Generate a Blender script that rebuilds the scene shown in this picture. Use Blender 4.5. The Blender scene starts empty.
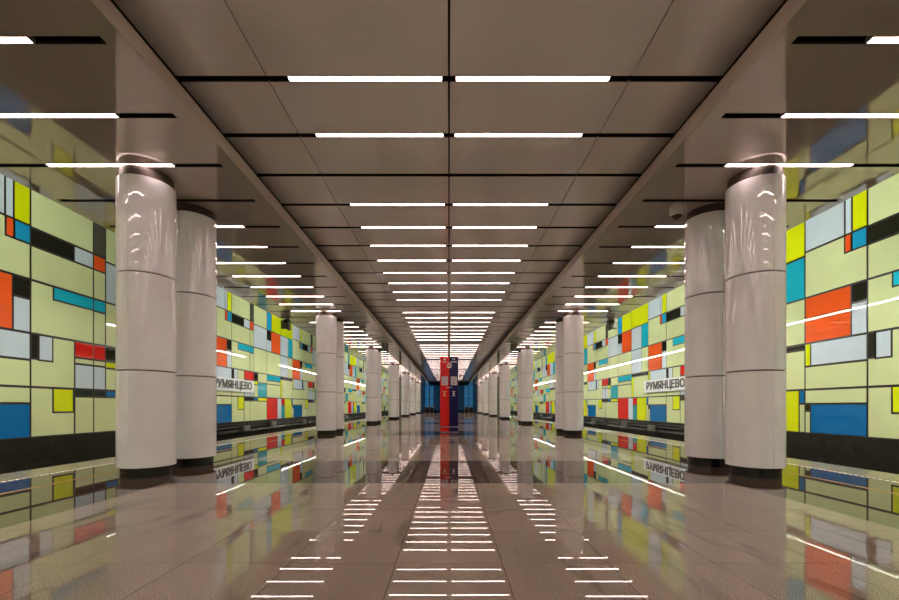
import bpy, bmesh, math, random
from mathutils import Vector, Matrix
random.seed(7)
S = bpy.context.scene
C = S.collection
PI = math.pi

# ---------------------------------------------------------------- dimensions (metres)
EYE = 1.035            # camera height
F = 410.0              # focal length in pixels of an 899 px wide frame
HC = EYE + 3.83        # central ceiling
HS = EYE + 3.43        # side ceilings
XW = 10.6              # track walls
XE = 6.8               # platform edge
XC = 6.62              # outer edge of side ceilings
Y0, Y1 = -30.7, 62.8    # hall extent
YW = 80.0              # far end of the track walls
PITCH = 9.0

# ---------------------------------------------------------------- materials
MATS = {}
def mat(name, col, rough=0.4, metal=0.0, spec=0.5, emit=None, strength=0.0, coat=0.0, ior=1.5):
    if name in MATS: return MATS[name]
    m = bpy.data.materials.new(name); m.use_nodes = True
    b = m.node_tree.nodes['Principled BSDF']
    b.inputs['Base Color'].default_value = (*col, 1)
    b.inputs['Roughness'].default_value = rough
    b.inputs['Metallic'].default_value = metal
    b.inputs['IOR'].default_value = ior
    b.inputs['Specular IOR Level'].default_value = spec
    if coat:
        b.inputs['Coat Weight'].default_value = coat
        b.inputs['Coat Roughness'].default_value = 0.03
    if emit:
        b.inputs['Emission Color'].default_value = (*emit, 1)
        b.inputs['Emission Strength'].default_value = strength
    MATS[name] = m
    return m

def vary(m, col, amount=0.06, scale=1.5, rough_amount=0.0):
    """soft procedural variation of the base colour"""
    nt = m.node_tree; n = nt.nodes; l = nt.links
    b = n['Principled BSDF']
    tc = n.new('ShaderNodeTexCoord'); no = n.new('ShaderNodeTexNoise')
    no.inputs['Scale'].default_value = scale; no.inputs['Detail'].default_value = 4
    r = n.new('ShaderNodeValToRGB')
    r.color_ramp.elements[0].position = .3; r.color_ramp.elements[1].position = .7
    r.color_ramp.elements[0].color = (*[c*(1-amount) for c in col], 1)
    r.color_ramp.elements[1].color = (*[min(1, c*(1+amount)) for c in col], 1)
    l.new(tc.outputs['Object'], no.inputs['Vector']); l.new(no.outputs['Fac'], r.inputs['Fac'])
    l.new(r.outputs['Color'], b.inputs['Base Color'])
    return m

def granite(name, col, dark=0.45, rough=0.05, tile=(0.7, 0.7), off=(0.35, 0.1), ior=1.55, joint=0.68, spread=0.12):
    m = bpy.data.materials.new(name); m.use_nodes = True
    nt = m.node_tree; n = nt.nodes; l = nt.links; b = n['Principled BSDF']
    tc = n.new('ShaderNodeTexCoord'); P = tc.outputs['Object']
    def math_(op, a, bb=None, cc=None):
        x = n.new('ShaderNodeMath'); x.operation = op
        for i, v in enumerate((a, bb, cc)):
            if v is None: continue
            if isinstance(v, (int, float)): x.inputs[i].default_value = v
            else: l.new(v, x.inputs[i])
        return x.outputs[0]
    sep = n.new('ShaderNodeSeparateXYZ'); l.new(P, sep.inputs[0])
    u = math_('DIVIDE', math_('ADD', sep.outputs['X'], off[0]), tile[0])
    v = math_('DIVIDE', math_('ADD', sep.outputs['Y'], off[1]), tile[1])
    comb = n.new('ShaderNodeCombineXYZ')
    l.new(math_('FLOOR', u), comb.inputs[0]); l.new(math_('FLOOR', v), comb.inputs[1])
    wn = n.new('ShaderNodeTexWhiteNoise'); wn.noise_dimensions = '3D'; l.new(comb.outputs[0], wn.inputs['Vector'])
    def edge(t, w):
        f = math_('FRACT', t); return math_('LESS_THAN', math_('MINIMUM', f, math_('SUBTRACT', 1.0, f)), w)
    j = math_('MAXIMUM', edge(u, 0.004), edge(v, 0.004))
    fine = n.new('ShaderNodeTexNoise'); fine.inputs['Scale'].default_value = 150; fine.inputs['Detail'].default_value = 3
    l.new(P, fine.inputs['Vector'])
    big = n.new('ShaderNodeTexNoise'); big.inputs['Scale'].default_value = 0.9; big.inputs['Detail'].default_value = 5
    mp = n.new('ShaderNodeMapping'); mp.inputs['Scale'].default_value = (2.2, 0.7, 1); l.new(P, mp.inputs['Vector'])
    l.new(mp.outputs[0], big.inputs['Vector'])
    r = n.new('ShaderNodeValToRGB')
    e = r.color_ramp.elements
    e[0].position = .40; e[0].color = (*[c*dark for c in col], 1)
    e[1].position = .58; e[1].color = (*[min(1, c*1.35) for c in col], 1)
    mid = r.color_ramp.elements.new(.49); mid.color = (*col, 1)
    l.new(fine.outputs['Fac'], r.inputs['Fac'])
    k = math_('ADD', math_('MULTIPLY', wn.outputs['Value'], spread), 1.0 - spread/2)
    k2 = math_('ADD', math_('MULTIPLY', big.outputs['Fac'], 0.5), 0.75)
    # dark scuffs and drag marks
    sc = n.new('ShaderNodeTexNoise'); sc.inputs['Scale'].default_value = 1.0; sc.inputs['Detail'].default_value = 3
    ms = n.new('ShaderNodeMapping'); ms.inputs['Scale'].default_value = (3.4, .8, 1); ms.inputs['Rotation'].default_value = (0, 0, .5)
    l.new(P, ms.inputs['Vector']); l.new(ms.outputs[0], sc.inputs['Vector'])
    sm = n.new('ShaderNodeMapRange'); sm.inputs[1].default_value = .60; sm.inputs[2].default_value = .68
    sm.inputs[3].default_value = 1.0; sm.inputs[4].default_value = .68
    l.new(sc.outputs['Fac'], sm.inputs[0]); k = math_('MULTIPLY', k, sm.outputs[0])
    kk = math_('MULTIPLY', math_('MULTIPLY', k, k2), math_('SUBTRACT', 1.0, math_('MULTIPLY', j, joint)))
    mul = n.new('ShaderNodeVectorMath'); mul.operation = 'SCALE'
    l.new(r.outputs['Color'], mul.inputs[0]); l.new(kk, mul.inputs['Scale'])
    l.new(mul.outputs[0], b.inputs['Base Color'])
    ro = math_('ADD', math_('MULTIPLY', big.outputs['Fac'], 0.015), rough - 0.007)
    l.new(ro, b.inputs['Roughness'])
    # polished stone: a body colour under a clear polish whose sheen grows towards grazing views
    dif = n.new('ShaderNodeBsdfDiffuse'); gls = n.new('ShaderNodeBsdfGlossy'); mix = n.new('ShaderNodeMixShader')
    fr = n.new('ShaderNodeFresnel'); fr.inputs['IOR'].default_value = ior
    l.new(mul.outputs[0], dif.inputs['Color']); l.new(ro, gls.inputs['Roughness']); gls.inputs['Color'].default_value = (1, 1, 1, 1)
    l.new(math_('DIVIDE', fr.outputs[0], math_('ADD', 1.0, math_('MULTIPLY', fr.outputs[0], .55))), mix.inputs[0])
    l.new(dif.outputs[0], mix.inputs[1]); l.new(gls.outputs[0], mix.inputs[2])
    l.new(mix.outputs[0], n['Material Output'].inputs['Surface'])
    # each slab lies a hair out of level, and its polish is a little wavy
    bp = n.new('ShaderNodeBump'); bp.inputs['Strength'].default_value = 0.006; bp.inputs['Distance'].default_value = 0.02
    wv = n.new('ShaderNodeTexNoise'); wv.inputs['Scale'].default_value = 2.2; wv.inputs['Detail'].default_value = 1
    l.new(P, wv.inputs['Vector']); l.new(wv.outputs['Fac'], bp.inputs['Height']); l.new(bp.outputs[0], gls.inputs['Normal'])
    MATS[name] = m
    return m

LAMP = mat('lamp_diffuser', (1, .9, .85), .4, emit=(1.0, .75, .68), strength=9.8)
WASH = mat('wash_lamp', (1, 1, .95), .4, emit=(.96, 1.0, .88), strength=90)
LAMPFRAME = mat('lamp_frame', (.35, .31, .29), .4, .3)
COLP = vary(mat('column_enamel', (.86, .86, .92), .0, 0.0, ior=1.85), (.86, .86, .92), .03, 3)
BLACKP = mat('black_plinth', (.008, .008, .010), .12)
COREM = mat('dark_joint', (.05, .035, .028), .6)
CEILC = vary(mat('ceiling_enamel', (.87, .835, .81), .13, .08, ior=1.45), (.87, .835, .81), .04, .8)
CEILS = mat('ceiling_mirror_enamel', (.60, .52, .465), .03, .36, ior=1.6)
FASC = mat('fascia_metal', (.55, .47, .41), .3, .4)
VOID = mat('void_black', (.010, .008, .007), .8)
DARKW = vary(mat('dark_track_wall', (.022, .020, .015), .25), (.022, .020, .015), .1, 2)
JOINT = mat('panel_joint', (.018, .013, .010), .35)
GRAN = granite('granite_brown', (.29, .24, .20), rough=.012, ior=1.65)
GRAND = granite('granite_dark', (.065, .040, .030), dark=.6, rough=.012, tile=(.7, .7), ior=1.55)
GRANE = granite('granite_edge', (.21, .165, .105), dark=.8, rough=.25, tile=(.7, .6), ior=1.5)
LINEM = mat('yellow_guide_line', (.42, .24, .06), .6, spec=.1)
STUD = mat('white_studs', (1, .97, .92), .3)
GL = dict(
    cream=(.68, .73, .39), white=(.60, .68, .76), yellow=(.72, .78, .006), orange=(.86, .11, .02), red=(.74, .022, .014),
    cyan=(.015, .44, .60), blue=(.006, .15, .40), azure=(.015, .33, .60), teal=(.03, .34, .42), black=(.020, .019, .012), grey=(.095, .092, .07))
GM = {k: mat('glass_' + k, v, .012, 0, ior=1.40) for k, v in GL.items()}
for k in ('cream', 'white'): vary(GM[k], GL[k], .05, .7)

# ---------------------------------------------------------------- mesh helpers
def box(bm, x0, x1, y0, y1, z0, z1, mi=0, bevel=0.0):
    vs = [bm.verts.new((x, y, z)) for x in (x0, x1) for y in (y0, y1) for z in (z0, z1)]
    fs = []
    for idx in ((0,1,3,2), (4,6,7,5), (0,4,5,1), (2,3,7,6), (0,2,6,4), (1,5,7,3)):
        f = bm.faces.new([vs[i] for i in idx]); f.material_index = mi; fs.append(f)
    if bevel:
        es = list({e for f in fs for e in f.edges})
        r = bmesh.ops.bevel(bm, geom=es, offset=bevel, segments=2, affect='EDGES', profile=.5)
        for f in r['faces']: f.material_index = mi
    return fs

def lathe(bm, prof, seg=48, cx=0, cy=0, mi=0, cap=True, groove=()):
    """surface of revolution about a vertical axis; prof = [(r, z)...]; groove = angles of fine vertical joints"""
    angs = []
    g = [a % (2*PI) for a in groove]
    for i in range(seg):
        a = 2*PI*i/seg
        if all(abs(a - x) > .03 and abs(a - x) < 2*PI - .03 for x in g): angs.append((a, 0))
    for x in g: angs += [(x - .012, 0), (x - .008, .012), (x + .008, .012), (x + .012, 0)]
    angs.sort()
    rings = []
    for r, z in prof:
        rings.append([bm.verts.new((cx + max(r - d, 1e-4)*math.cos(a), cy + max(r - d, 1e-4)*math.sin(a), z)) for a, d in angs])
    N = len(angs)
    for k in range(len(rings) - 1):
        for i in range(N):
            f = bm.faces.new((rings[k][i], rings[k][(i+1) % N], rings[k+1][(i+1) % N], rings[k+1][i])); f.material_index = mi
    if cap:
        f = bm.faces.new(list(reversed(rings[0]))); f.material_index = mi
        f = bm.faces.new(rings[-1]); f.material_index = mi

def tube(bm, p, q, r, seg=12, mi=0):
    p, q = Vector(p), Vector(q); d = (q - p).normalized()
    a = d.orthogonal().normalized(); b = d.cross(a)
    R = [[bm.verts.new(c + a*r*math.cos(2*PI*i/seg) + b*r*math.sin(2*PI*i/seg)) for i in range(seg)] for c in (p, q)]
    for i in range(seg):
        f = bm.faces.new((R[0][i], R[0][(i+1) % seg], R[1][(i+1) % seg], R[1][i])); f.material_index = mi
    bm.faces.new(list(reversed(R[0]))).material_index = mi; bm.faces.new(R[1]).material_index = mi

def obj(name, bm, mats, parent=None, smooth=0.0, loc=None):
    bmesh.ops.recalc_face_normals(bm, faces=bm.faces[:])
    me = bpy.data.meshes.new(name); bm.to_mesh(me); bm.free()
    for m in (mats if isinstance(mats, (list, tuple)) else [mats]): me.materials.append(m)
    if smooth:
        for p in me.polygons: p.use_smooth = True
        me.set_sharp_from_angle(angle=math.radians(smooth))
    o = bpy.data.objects.new(name, me); C.objects.link(o)
    if loc: o.location = loc
    if parent: o.parent = parent
    return o
def struct(name, bm, mats, **k):
    o = obj(name, bm, mats, **k); o['kind'] = 'structure'; return o
def tag(o, label, cat, group=None, kind=None):
    o['label'] = label; o['category'] = cat
    if group: o['group'] = group
    if kind: o['kind'] = kind
    return o
def thing(name, label, cat, loc=(0, 0, 0), rz=0, group=None):
    o = bpy.data.objects.new(name, None); C.objects.link(o); o.empty_display_size = .2
    o.location = loc; o.rotation_euler = (0, 0, rz)
    return tag(o, label, cat, group)
def dup(root, loc, label, rz=None):
    r = root.copy(); C.objects.link(r); r.location = loc; r['label'] = label
    if rz is not None: r.rotation_euler = (0, 0, rz)
    for ch in list(root.children):
        c = ch.copy(); C.objects.link(c); c.parent = r
        for g in ch.children:
            d = g.copy(); C.objects.link(d); d.parent = c
    return r
def textmesh(name, s, size, depth, mats, parent=None, bold=0.0, sx=1.0):
    """lettering standing in the XZ plane, facing -Y, centred on its own origin"""
    cu = bpy.data.curves.new(name, 'FONT'); cu.body = s; cu.size = size; cu.extrude = depth
    cu.align_x = 'CENTER'; cu.align_y = 'CENTER'
    t = bpy.data.objects.new(name, cu); C.objects.link(t)
    dg = bpy.context.evaluated_depsgraph_get()
    me = bpy.data.meshes.new_from_object(t.evaluated_get(dg))
    bpy.data.objects.remove(t)
    me.transform(Matrix.Rotation(PI/2, 4, 'X') @ Matrix.Diagonal((sx, 1, 1, 1)))
    if bold:                                   # heavier strokes: the letters laid over themselves, shifted by a hair
        bm = bmesh.new()
        for dx in (-bold, 0, bold):
            for dz in (-bold*.6, bold*.6):
                c2 = me.copy(); c2.transform(Matrix.Translation((dx, -abs(dx)*.01 - dz*.01, dz))); bm.from_mesh(c2); bpy.data.meshes.remove(c2)
        bm.to_mesh(me); bm.free()
    me.materials.clear(); me.materials.append(mats)
    o = bpy.data.objects.new(name, me); C.objects.link(o)
    if parent: o.parent = parent
    return o
ONES = 'zeroth first second third fourth fifth sixth seventh eighth ninth tenth eleventh twelfth thirteenth fourteenth fifteenth sixteenth seventeenth eighteenth nineteenth'.split()
TENS = {2: ('twentieth', 'twenty'), 3: ('thirtieth', 'thirty'), 4: ('fortieth', 'forty'), 5: ('fiftieth', 'fifty'), 6: ('sixtieth', 'sixty')}
def nth(n):
    if n < 20: return ONES[n]
    t, o = divmod(n, 10)
    return TENS[t][0] if o == 0 else TENS[t][1] + '-' + ONES[o]

# ---------------------------------------------------------------- floor
bm = bmesh.new()
DX = 3.78
bands = []
k = -4
while True:
    a, b = 5.5 + PITCH*k, 7.75 + PITCH*k
    if a > Y1 + 12: break
    bands.append((a, b)); k += 1
def fq(x0, x1, y0, y1, mi):
    f = bm.faces.new([bm.verts.new(p) for p in ((x0, y0, 0), (x1, y0, 0), (x1, y1, 0), (x0, y1, 0))]); f.material_index = mi
YE = YW
cur = Y0
for a, b in bands:
    if b < Y0: continue
    a = max(a, Y0)
    if a > cur: fq(-DX, DX, cur, min(a, YE), 0)
    if a < YE: fq(-DX, DX, a, min(b, YE), 1)
    cur = b
if cur < YE: fq(-DX, DX, cur, YE, 0)
for s in (-1, 1):
    e = [DX, 5.24, 5.30, 6.04, XE]
    for (p, q, mi) in ((0, 1, 1), (1, 2, 3), (2, 3, 1), (3, 4, 2)):
        x0, x1 = sorted((s*e[p], s*e[q])); fq(x0, x1, Y0, YE, mi)
    x = s*XE                                        # the platform's face towards the track
    f = bm.faces.new([bm.verts.new(p) for p in ((x, Y0, 0), (x, YE, 0), (x, YE, -1.15), (x, Y0, -1.15))]); f.material_index = 2
bmesh.ops.remove_doubles(bm, verts=bm.verts[:], dist=1e-5)
struct('floor', bm, [GRAN, GRAND, GRANE, LINEM])
for i, s in enumerate((-1, 1)):
    bm = bmesh.new()
    y = 0.3
    while y < Y1:
        box(bm, s*6.07 - .012, s*6.07 + .012, y, y + .05, 0.0, .006)
        y += .085 if y < 22 else .17
    struct('trim_%d' % (i + 1), bm, STUD)
    # track bed between platform edge and track wall
    bm = bmesh.new()
    x0, x1 = sorted((s*XE, s*(XW + .2)))
    box(bm, x0, x1, Y0, YW, -1.3, -1.15)
    struct('floor_track_' + ('left', 'right')[i], bm, DARKW)

# ---------------------------------------------------------------- track walls: coloured glass panels in one nine-metre pattern
T = .70
B = -.076
BASE = [
 (0,.1733,.428,T,'cream'), (0,.1143,.385,.428,'black'), (.1143,.1733,.385,.428,'white'), (0,.1733,.302,.385,'cream'),
 (0,.1733,.174,.302,'cream'), (0,.1733,.0455,.174,'cream'), (0,.1733,B,.0455,'cream'),
 (.1733,.214,.428,T,'grey'), (.1733,.214,.385,.428,'orange'), (.1733,.214,.302,.385,'cream'), (.1733,.214,.268,.302,'cyan'),
 (.1733,.214,.174,.268,'cream'), (.1733,.214,.130,.174,'red'), (.1733,.214,.113,.130,'cream'), (.1733,.214,.0455,.113,'white'),
 (.1733,.214,.0257,.0455,'black'), (.1733,.3645,B,.0257,'cream'),
 (.214,.3645,.42,T,'cream'), (.214,.3645,.302,.42,'white'), (.214,.3645,.174,.302,'cream'),
 (.214,.26,.130,.174,'black'), (.214,.26,.11,.13,'yellow'), (.214,.26,.0455,.11,'cream'), (.26,.3645,.123,.174,'cream'),
 (.26,.3645,.0455,.123,'teal'), (.214,.26,.0257,.0455,'blue'), (.26,.3645,.0257,.0455,'yellow'),
 (.3645,.4228,.42,T,'azure'), (.3645,.4228,.365,.42,'black'), (.3645,.4228,.302,.365,'white'),
 (.4228,.5459,.42,T,'yellow'), (.4228,.5459,.302,.42,'orange'),
 (.3645,.5459,.174,.302,'cream'), (.3645,.5459,.14,.174,'cyan'), (.3645,.5459,.121,.14,'cream'), (.3645,.5459,.0455,.121,'cream'),
 (.3645,.505,B,.0455,'red'), (.505,.562,B,.0455,'white'),
 (.5459,.7336,.42,T,'yellow'), (.5459,.662,.302,.42,'white'), (.662,.7336,.302,.42,'cyan'), (.5459,.662,.174,.302,'white'),
 (.662,.7336,.174,.302,'cream'), (.5459,.7336,.158,.174,'black'), (.5459,.57,.0455,.158,'yellow'), (.57,.7336,.0455,.158,'cream'),
 (.562,.61,.006,.0455,'red'), (.562,.61,B,.006,'teal'), (.61,.7145,B,.0455,'yellow'), (.7145,.7336,.006,.0455,'blue'),
 (.7145,.7336,B,.006,'cream'),
 (.7336,.8495,.43,T,'white'), (.8495,.868,.43,T,'white'), (.868,.9055,.43,T,'yellow'), (.7336,.9055,.302,.43,'cream'),
 (.7336,.866,.174,.302,'orange'), (.866,.9055,.2546,.302,'black'), (.866,.9055,.174,.2546,'white'),
 (.7336,.7515,.11,.174,'yellow'), (.7515,.9055,.11,.174,'white'), (.7336,.9055,.0455,.11,'cream'), (.7336,.9055,.006,.0455,'cream'),
 (.7336,.7515,-.014,.006,'black'), (.7336,.7515,B,-.014,'cream'), (.7515,.9055,B,.006,'blue'),
]
OVER = [
 (.0558,.1733,.268,.302,'cyan'), (0,.0186,.113,.174,'black'), (.0186,.0545,.111,.174,'white'), (.1143,.1733,.130,.174,'red'),
 (.1143,.1733,.113,.130,'cream'), (.1143,.1733,.0455,.113,'white'), (.1143,.1733,.0257,.0455,'black'), (.1143,.1733,B,.0257,'cream'),
 (.0545,.1112,-.0167,.0455,'yellow'), (.8495,.868,.385,.43,'orange'), (.868,.9055,.385,.43,'azure'),
]
QL, Q0, HALF = .9055, .979, .0026
keys = list(GM)
def track_wall(name, s):
    bm = bmesh.new()
    x_in = s*XW
    def pane(y0, y1, z0, z1, d, mi):
        y0, y1 = max(y0, Y0), min(y1, YW)
        if y1 - y0 < .02: return
        a, b = sorted((x_in + s*.01, x_in - s*d))
        box(bm, a, b, y0, y1, z0, z1, mi)
    box(bm, *sorted((x_in, x_in + s*.2)), Y0, YW, EYE + B*XW, EYE + T*XW, 0)
    box(bm, *sorted((x_in - s*.03, x_in + s*.2)), Y0, YW, -1.15, EYE + B*XW, 1)
    for n in range(-5, 8):
        for lst, d in ((BASE, .012), (OVER, .020)):
            for q0, q1, h0, h1, c in lst:
                if s < 0: a, b = XW*(Q0 + n*QL + q0), XW*(Q0 + n*QL + q1)
                else:     a, b = XW*(Q0 + n*QL - q1), XW*(Q0 + n*QL - q0)
                z0, z1 = EYE + h0*XW, EYE + h1*XW
                g = HALF*XW
                if lst is OVER: pane(a - g*.6, b + g*.6, z0 - g*.6, z1 + g*.6, .016, 0)
                pane(a + g, b - g, z0 + g*1.1, z1 - g*1.1, d, 2 + keys.index(c))
    return struct(name, bm, [JOINT, DARKW] + [GM[k] for k in keys])
track_wall('wall_left', -1)
track_wall('wall_right', 1)

# ---------------------------------------------------------------- ceilings
ROWS = []
n = -31
while .8 + n < Y1 - .6:
    ROWS.append((n, .8 + n)); n += 1          # slot centre lines, one metre apart
ROWS2 = [(n, y + .045) for n, y in ROWS] + [(ROWS[-1][0] + 1 + i, ROWS[-1][1] + 1.045 + i) for i in range(16)]
ys2 = [Y0] + [y for _, y in ROWS2] + [YW]
SW = .043                                     # half width of a slot
# central ceiling: enamel panels with open transverse slots and fine long joints
bm = bmesh.new()
ys = [Y0] + [y for _, y in ROWS] + [Y1]
for a, b in zip(ys[:-1], ys[1:]):
    a0 = a + (SW if a != Y0 else 0); b0 = b - (SW if b != Y1 else 0)
    for x0, x1 in ((-3.17, -2.127), (-2.113, -.012), (.012, 2.113), (2.127, 3.17)):
        for f in box(bm, x0, x1, a0, b0, HC, HC + .03):
            if abs(f.calc_center_median().y - a0) < 1e-4 or abs(f.calc_center_median().y - b0) < 1e-4: f.material_index = 1
struct('ceiling', bm, [CEILC, VOID])
bm = bmesh.new(); box(bm, -3.6, 3.6, Y0, Y1, HC + .32, HC + .36)
for s in (-1, 1): box(bm, *sorted((s*3.4, s*3.6)), Y0, Y1, HC - .19, HC + .32)
struct('ceiling_void', bm, VOID)
for i, s in enumerate((-1, 1)):
    side = ('left', 'right')[i]
    bm = bmesh.new()
    def sb(xa, xb, y0, y1, z0, z1): return box(bm, *sorted((s*xa, s*xb)), y0, y1, z0, z1)
    for a, b in zip(ys2[:-1], ys2[1:]):
        a0 = a + (SW if a != Y0 else 0); b0 = b - (SW if b != YW else 0)
        fs = sb(3.24, XC - .1, a0, b0, HS, HS + .03)
        fs[2].material_index = fs[3].material_index = fs[4].material_index = fs[5].material_index = 0
        for f in fs:
            if abs(f.calc_center_median().y - a0) < 1e-4 or abs(f.calc_center_median().y - b0) < 1e-4: f.material_index = 1
    sb(3.03, 3.24, Y0, YW, HS, HS + .03); sb(XC - .1, XC, Y0, YW, HS, HS + .03)
    struct('ceiling_' + side, bm, [CEILS, VOID])
    bm = bmesh.new()
    y = Y0
    while y < Y1:                              # fascia lengths with hairline joints
        sb(3.02, 3.035, y + .002, min(y + 1.998, Y1), HS - .0, HS + .185); y += 2
    struct('trim_%d' % (3 + i), bm, FASC)
    bm = bmesh.new(); sb(3.05, XC - .02, Y0, YW, HS + .13, HS + .16); sb(XC - .03, XC, Y0, YW, HS + .03, HS + .16)
    struct('ceiling_void_' + side, bm, VOID)
    bm = bmesh.new(); sb(XC - .3, XW + .2, Y0, YW, EYE + T*XW - .9, EYE + T*XW - .8)
    struct('ceiling_track_' + side, bm, DARKW)
    # lamps along the ceiling's outer edge that wash the glass wall
    y = Y0 + .05; j = 0
    while y < YW - 1:
        if s < 0 and (12.0 < y + 1.45 < 17.0 or 29.5 < y + 1.45 < 35.8):      # lengths that are unlit on the left side
            y += 3.0; continue
        bm = bmesh.new(); y2 = min(y + 2.9, YW)
        box(bm, *sorted((s*(XC + .005), s*(XC + .035))), y, y2, HS + .045, HS + .075)
        j += 1
        o = obj('wall_washer_lamp', bm, WASH)
        tag(o, '%s long lamp from the camera end, on the outer edge of the %s side ceiling' % (nth(j), side), 'lamp', 'wall washing lamps over the %s track' % side)
        y += 3.0

# ---------------------------------------------------------------- light bars
def light_meshes(half):
    bm = bmesh.new(); h = .036
    for yy in (-h, h): box(bm, -half, half, yy - .004, yy + .004, -.001, .05)
    for xx in (-half, half): box(bm, xx - .006, xx + .006, -h, h, -.001, .05)
    box(bm, -half, half, -h, h, .05, .06)
    for xx in (-half*.6, half*.6): box(bm, xx - .02, xx + .02, -.012, .012, .06, .30)
    fr = bm
    bm = bmesh.new(); box(bm, -half + .007, half - .007, -h + .005, h - .005, .002, .045)
    return fr, bm
fr, df = light_meshes(.90)
proto = thing('ceiling_light_bar', '', 'ceiling light', (0, -50, 0), group='linear ceiling lights')
obj('lamp_frame', fr, LAMPFRAME, proto); d = obj('diffuser', df, LAMP, proto); d['label'] = 'glowing pinkish white diffuser'
first = True
def put_light(x, y, z, label, group):
    global first
    if first:
        proto.location = (x, y, z); proto['label'] = label; o = proto; first = False
    else: o = dup(proto, (x, y, z), label)
    o['group'] = group
count = 0
for n, y in ROWS:
    if n % 9 == 6: continue
    if y < -29: continue
    seen = y > 4.5
    if seen: count += 1
    for s, sd in ((-1, 'left'), (1, 'right')):
        if seen: lb = 'central ceiling light bar %s of the middle joint, %s lit row from camera' % (sd, nth(count))
        else: lb = 'central ceiling light bar %s of the middle joint, behind the camera' % sd
        put_light(s*.98, y, HC, lb, 'light bars of the central ceiling')
count = 0
for n, y in ROWS2[:len(ROWS)]:
    if n % 9 == 6: continue
    if y < -29: continue
    seen = y > 3.5
    if seen: count += 1
    for s, sd in ((-1, 'left'), (1, 'right')):
        if seen: lb = 'light bar in the low %s side ceiling, %s lit row from camera' % (sd, nth(count))
        else: lb = 'glowing bar in the low %s side ceiling, beside or behind the camera' % sd
        put_light(s*4.825 + (.02 if s > 0 else 0), y, HS, lb, 'light bars of the side ceilings')

# ---------------------------------------------------------------- columns
CX, R = 4.535, .37
def make_column():
    t = thing('column', '', 'column', (0, 0, 0), group='round columns of the hall')
    bm = bmesh.new(); lathe(bm, [(.325, 0), (.325, .145)], 56); o = obj('plinth', bm, BLACKP, t, 30); o['label'] = 'black glossy recessed plinth'
    z = .145
    for i in range(3):
        bm = bmesh.new(); z1 = z + (1.392, 1.392, 1.365)[i]
        lathe(bm, [(R - .012, z), (R, z + .006), (R, z1 - .006), (R - .012, z1)], 72, groove=(-PI/2, PI/2))
        obj('shaft_panel', bm, COLP, t, 30); z += 1.408
    bm = bmesh.new(); lathe(bm, [(.34, .146), (.34, HS + .02)], 40); o = obj('core', bm, COREM, t, 30); o['label'] = 'dark core showing in the joints and under the ceiling'
    return t
colp = make_column(); fst = True
for k in range(7):
    for m_, who in ((0, 'nearer'), (1, 'farther')):
        for s, sd in ((-1, 'left'), (1, 'right')):
            y = 6.16 + PITCH*k + 1.09*m_
            lb = 'glossy white round column on the %s, %s one of the %s pair from the camera' % (sd, who, nth(k + 1))
            loc = (s*CX if s < 0 else CX + .055, y, 0)
            if fst: colp.location = loc; colp['label'] = lb; fst = False; c = colp
            else: c = dup(colp, loc, lb)
            c.rotation_euler = (0, 0, 0)
            c['group'] = 'white columns in the %s row' % sd

# ---------------------------------------------------------------- station name signs
SIGNW = mat('sign_white', (.80, .80, .82), .3)
SIGNK = mat('sign_letters', (.07, .065, .06), .35)
for s, sd in ((-1, 'left'), (1, 'right')):
    yc = XW*(Q0 + QL)
    t = thing('station_sign', 'white station name board reading РУМЯНЦЕВО on the %s track wall' % sd, 'sign', (s*(XW - .10), yc, EYE + 1.02), 0, 'station name boards')
    t.rotation_euler = (0, 0, -PI/2 if s > 0 else PI/2)       # local -Y looks at the platform
    bm = bmesh.new(); box(bm, -2.08, 2.08, -.03, .03, -.31, .31, 0, .006); obj('board', bm, SIGNW, t)
    bm = bmesh.new()
    for x in (-1.7, -.6, .6, 1.7): box(bm, x - .03, x + .03, .03, .085, -.2, .2)
    obj('bracket', bm, BLACKP, t)
    l = textmesh('lettering', 'РУМЯНЦЕВО', .50, .006, SIGNK, t, .018); l.location = (0, -.036, 0); l['label'] = 'dark letters РУМЯНЦЕВО'
    w = l.dimensions.x
    l.scale = (3.55/w if w > 0 else 1, 1, 1.05)

# ---------------------------------------------------------------- SOS / information pylon
RED = mat('pylon_red', (.72, .012, .012), .22); BLUE = mat('pylon_blue', (.006, .006, .075), .2)
PW = mat('pylon_marking', (.85, .83, .86), .4); PGR = mat('pylon_panel', (.55, .50, .55), .35); PST = mat('pylon_steel', (.45, .4, .42), .3, .8)
PY = 16.2; W = .352
t = thing('emergency_call_pylon', 'tall red and blue SOS and information pylon standing in mid platform', 'help point', (.008, PY, 0))
H = 2.96
bm = bmesh.new(); box(bm, -W, 0, -.16, .16, .03, H, 0, .008); o = obj('red_half', bm, RED, t); o['label'] = 'red half marked SOS'
bm = bmesh.new(); box(bm, 0, W, -.16, .16, .03, H, 0, .008); o = obj('blue_half', bm, BLUE, t); o['label'] = 'dark blue half marked with information'
bm = bmesh.new(); box(bm, -W + .02, W - .02, -.14, .14, 0, .03); obj('base_plate', bm, PST, t)
bm = bmesh.new(); box(bm, -W - .002, W + .002, -.164, .16, .20, .235); obj('trim_band', bm, PST, t)
def front(name, x, z, w, h, m, lab=None, round_=False, d=.006, y=-.163):
    bm = bmesh.new()
    if round_:
        lathe(bm, [(w, 0), (w, d)], 32)
        bmesh.ops.rotate(bm, verts=bm.verts[:], cent=(0, 0, 0), matrix=Matrix.Rotation(PI/2, 3, 'X'))
        bmesh.ops.translate(bm, verts=bm.verts[:], vec=(x, y + d/2, z))
    else: box(bm, x - w, x + w, y - d/2, y + d/2, z - h, z + h)
    o = obj(name, bm, m, t)
    if lab: o['label'] = lab
    return o
front('speaker_panel', -.18, 2.02, .125, .17, PGR, 'pale square call panel'); front('speaker_panel', .185, 2.02, .125, .17, PGR, 'pale square call panel')
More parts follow.
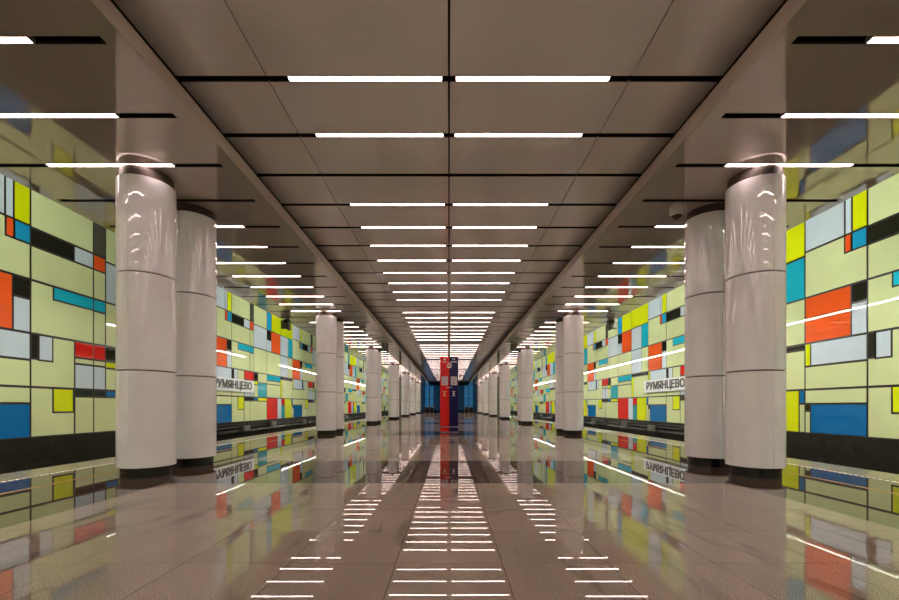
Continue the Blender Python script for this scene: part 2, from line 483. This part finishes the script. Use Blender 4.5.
for sx in (-.18, .185):
    for kz in range(5): front('speaker_slot', sx, 2.12 - kz*.025, .07, .005, PST, y=-.168, d=.003)
    front('call_button', sx, 1.93, .028, 0, RED if sx < 0 else BLUE, 'round call button', True, .01, -.170)
front('metro_emblem', 0, 2.62, .10, 0, PW, 'white disc bearing a red letter M', True)
l = textmesh('emblem_letter', 'М', .17, .003, RED, t, .006); l.location = (0, -.170, 2.62)
l = textmesh('lettering', 'SOS', .085, .002, PW, t, .003); l.location = (-.18, -.163, 2.755)
l = textmesh('lettering', 'ИНФО', .080, .002, PW, t, .003); l.location = (.175, -.163, 2.755)
# bell and handset pictograms over the words
bm = bmesh.new(); lathe(bm, [(.045, 0), (.04, .012), (.026, .03), (.022, .06), (.008, .075)], 16); 
bmesh.ops.scale(bm, vec=(1, .12, 1), verts=bm.verts[:])
o = obj('bell_pictogram', bm, PW, t); o.location = (-.18, -.163, 2.83)
bm = bmesh.new()
for i in range(8):
    a0, a1 = PI*i/8, PI*(i+1)/8
    tube(bm, (.045*math.cos(a0), 0, .035*math.sin(a0)), (.045*math.cos(a1), 0, .035*math.sin(a1)), .010, 6)
tube(bm, (.045, 0, .006), (.045, 0, -.018), .016, 8); tube(bm, (-.045, 0, .006), (-.045, 0, -.018), .016, 8)
o = obj('handset_pictogram', bm, PW, t); o.location = (.175, -.163, 2.85)
# small printed lines under the panels
for x, ww, m in ((0, .13, PW),):
    for kk in range(7): front('printed_line', x - .11 + kk*.037, 1.765, .012, .011, m, d=.003)
YL = mat('pylon_gold', (.80, .62, .22), .4)
for x, m in ((-.18, YL), (.175, PW)):
    for z, ww in ((1.60, .085), (1.44, .07)): front('printed_line', x, z, ww if x < 0 else ww*.8, .009, m, d=.003)
    front('emblem', x, 1.52, .033, 0, m, 'small round emblem', True, .004)

# ---------------------------------------------------------------- dome camera under the right side ceiling
CAMW = mat('camera_housing', (.62, .58, .54), .3); CAMD = mat('camera_dome', (.10, .03, .02), .06)
t = thing('dome_camera', 'beige dome security camera hanging under the right side ceiling', 'security camera', (3.87, 6.97, HS))
bm = bmesh.new(); lathe(bm, [(.075, -.03), (.08, 0)], 32); obj('ceiling_mount', bm, CAMW, t, 30)
bm = bmesh.new(); lathe(bm, [(.10, -.175), (.108, -.16), (.108, -.06), (.095, -.035), (.07, -.03)], 36); obj('housing', bm, CAMW, t, 30)
bm = bmesh.new()
lathe(bm, [(.085*math.cos(a*PI/20) , -.175 - .085*math.sin(a*PI/20)) for a in range(10, -1, -1)], 32); 
o = obj('dome', bm, CAMD, t, 60); o['label'] = 'dark red-brown dome'
bm = bmesh.new(); lathe(bm, [(.098, -.205), (.10, -.175), (.108, -.172)], 36, cap=False); obj('lower_ring', bm, CAMW, t, 30)

# ---------------------------------------------------------------- driver's monitors at the platform edges
MB_ = mat('monitor_black', (.012, .012, .012), .4); MG = mat('monitor_housing', (.10, .09, .06), .45)
for s, sd in ((-1, 'left'), (1, 'right')):
    t = thing('platform_monitor', 'small black and beige monitor unit hanging from the %s ceiling edge over the platform edge' % sd, 'monitor', (s*6.38, 16.2, HS), 0, 'monitors over the platform edges')
    bm = bmesh.new(); box(bm, -.06, .06, -.06, .06, -.02, 0); box(bm, -.02, .02, -.02, .02, -.14, -.02); obj('ceiling_mount', bm, MB_, t)
    bm = bmesh.new(); box(bm, -.11, .11, -.13, .10, -.17, -.04, 0, .01); obj('camera_box', bm, MB_, t)
    bm = bmesh.new(); box(bm, s*.14 - .125, s*.14 + .125, .0, .12, -.37, -.05, 0, .008); obj('monitor_case', bm, MG, t)
    bm = bmesh.new(); box(bm, s*.14 - .11, s*.14 + .11, .12, .127, -.355, -.065); obj('screen', bm, MB_, t)
    bm = bmesh.new(); box(bm, -s*.05 - .03, -s*.05 + .03, -.10, .12, -.44, -.16, 0, .006); obj('side_bracket', bm, MB_, t)

# ---------------------------------------------------------------- things low on the track walls
PIPE = mat('pipe_black', (.015, .015, .014), .22); BOXG = mat('junction_box_grey', (.13, .13, .10), .35); COVER = mat('rail_cover', (.02, .02, .02), .3)
for s, sd in ((-1, 'left'), (1, 'right')):
    for z, r, w in ((.12, .022, 'upper'), (-.02, .03, 'middle'), (-.22, .05, 'lower')):
        bm = bmesh.new(); tube(bm, (s*(XW - .22), 14, z), (s*(XW - .22), YW - .1, z), r)
        y = 15.0
        while y < Y1: box(bm, *sorted((s*(XW - .27), s*(XW - .06))), y, y + .05, z - r - .02, z + r + .02); y += 3
        tag(obj('cable_duct', bm, PIPE, None, 40), '%s black cable duct running along the foot of the %s track wall' % (w, sd), 'cable duct', 'cable ducts')
    boxes = [17.2, 20.7, 23.9, 29.0, 34.5, 41.0]
    bm = bmesh.new(); box(bm, -.06, .06, -.28, .28, -.14, .14, 0, .01); 
    pr = None
    for i, y in enumerate(boxes):
        lb = '%s grey junction box from the camera at the foot of the %s track wall' % (nth(i + 1), sd)
        if pr is None:
            pr = thing('junction_box', lb, 'junction box', (s*(XW - .38), y, .02), 0, 'junction boxes'); obj('case', bm, BOXG, pr)
            bm2 = bmesh.new(); box(bm2, -.065 - .004, .065 + .004, -.24, .24, .105, .12); obj('lid_seam', bm2, PIPE, pr)
        else: dup(pr, (s*(XW - .38), y, .02 - .1*(i % 2)), lb)
    bm = bmesh.new(); box(bm, *sorted((s*(XW - .75), s*(XW - .55))), Y0, Y1, -.72, -.60, 0, .01)
    y = .5
    while y < Y1: box(bm, *sorted((s*(XW - .70), s*(XW - .62))), y, y + .08, -1.15, -.71); y += 4.5
    tag(obj('contact_rail', bm, COVER), 'black covered contact rail beside the %s track wall' % sd, 'rail')

# ---------------------------------------------------------------- far end: blue-lit escalator hall
BG = mat('blue_glass_lit', (.04, .2, .4), .1, emit=(.03, .28, .60), strength=.14)
BD = mat('blue_glass_deep', (.01, .04, .08), .08, emit=(.005, .07, .16), strength=.12)
FR = mat('hall_frame', (.02, .03, .045), .35, .5); ENDW = vary(mat('end_wall', (.12, .10, .09), .4), (.12, .10, .09), .1, 1)
bm = bmesh.new()
for s in (-1, 1):
    box(bm, *sorted((s*4.5, s*(XW + .2))), YW, YW + .3, -1.3, EYE + T*XW)
box(bm, -4.3, 4.3, Y1 + .01, Y1 + .3, HC - .12, HC + .4)
struct('wall_far', bm, ENDW)
bm = bmesh.new(); box(bm, -XW - .2, XW + .2, Y0 - .3, Y0, -1.3, EYE + T*XW); struct('wall_near', bm, ENDW)
YE = 74.0
bm = bmesh.new()
for s in (-1, 1): box(bm, *sorted((s*4.3, s*4.5)), Y1 + .3, YE, 0, HC)
box(bm, -4.5, 4.5, YE, YE + .2, 0, HC)
struct('wall_hall', bm, FR)
bm = bmesh.new(); box(bm, -4.5, 4.5, Y1 + .3, YE + .2, HC - .12, HC); struct('ceiling_hall', bm, VOID)
yg = YE - 2.0
wn = 0
for s in (-1, 1):
    for x0, x1, m in ((4.25, 3.45, BG), (3.40, 2.65, BG), (2.6, 1.9, BD), (1.85, 1.1, BD)):
        wn += 1
        bm = bmesh.new(); box(bm, *sorted((s*x0, s*x1)), yg, yg + .03, .25, HC - .2, 0)
        fw = .04
        for x in (x0, x1): box(bm, s*x - fw, s*x + fw, yg - .05, yg + .08, 0, HC - .13, 1)
        for z in (.2, 2.35, HC - .2): box(bm, *sorted((s*x0, s*x1)), yg - .04, yg + .07, z - .04, z + .04, 1)
        struct('window_%d' % wn, bm, [m, FR])
bm = bmesh.new(); box(bm, -1.05, 1.05, yg, yg + .1, 0, HC - .13); struct('wall_centre', bm, FR)
BAR = mat('barrier_brass', (.55, .42, .18), .35, .5)
for s, sd in ((-1, 'left'), (1, 'right')):
    t = thing('crowd_barrier', 'low barrier with a brass rail before the blue glass on the %s' % sd, 'barrier', (s*3.2, 66.5, 0), 0, 'barriers at the far end')
    bm = bmesh.new(); tube(bm, (-.75, 0, .95), (.75, 0, .95), .05); obj('top_rail', bm, BAR, t, 40)
    for x in (-.7, 0, .7):
        bm = bmesh.new(); tube(bm, (x, 0, 0), (x, 0, .95), .04); obj('post', bm, BAR, t, 40)
    bm = bmesh.new(); box(bm, -.7, .7, -.01, .01, .15, .8); obj('panel', bm, MB_, t)

# ---------------------------------------------------------------- world, camera, view
w = bpy.data.worlds.new('World'); S.world = w; w.use_nodes = True
w.node_tree.nodes['Background'].inputs['Color'].default_value = (.012, .011, .010, 1)
w.node_tree.nodes['Background'].inputs['Strength'].default_value = 1
cd = bpy.data.cameras.new('camera'); co = bpy.data.objects.new('camera', cd); C.objects.link(co)
co.location = (0, 0, EYE); co.rotation_euler = (PI/2, 0, 0)
cd.sensor_fit = 'HORIZONTAL'; cd.sensor_width = 36; cd.lens = F/899*36
cd.shift_y = 106/899; cd.shift_x = .5/899; cd.clip_end = 300; cd.clip_start = .05
S.camera = co
S.view_settings.view_transform = 'Standard'; S.view_settings.look = 'None'
S.view_settings.gamma = 1; S.view_settings.use_curve_mapping = False
S.view_settings.exposure = 1.1
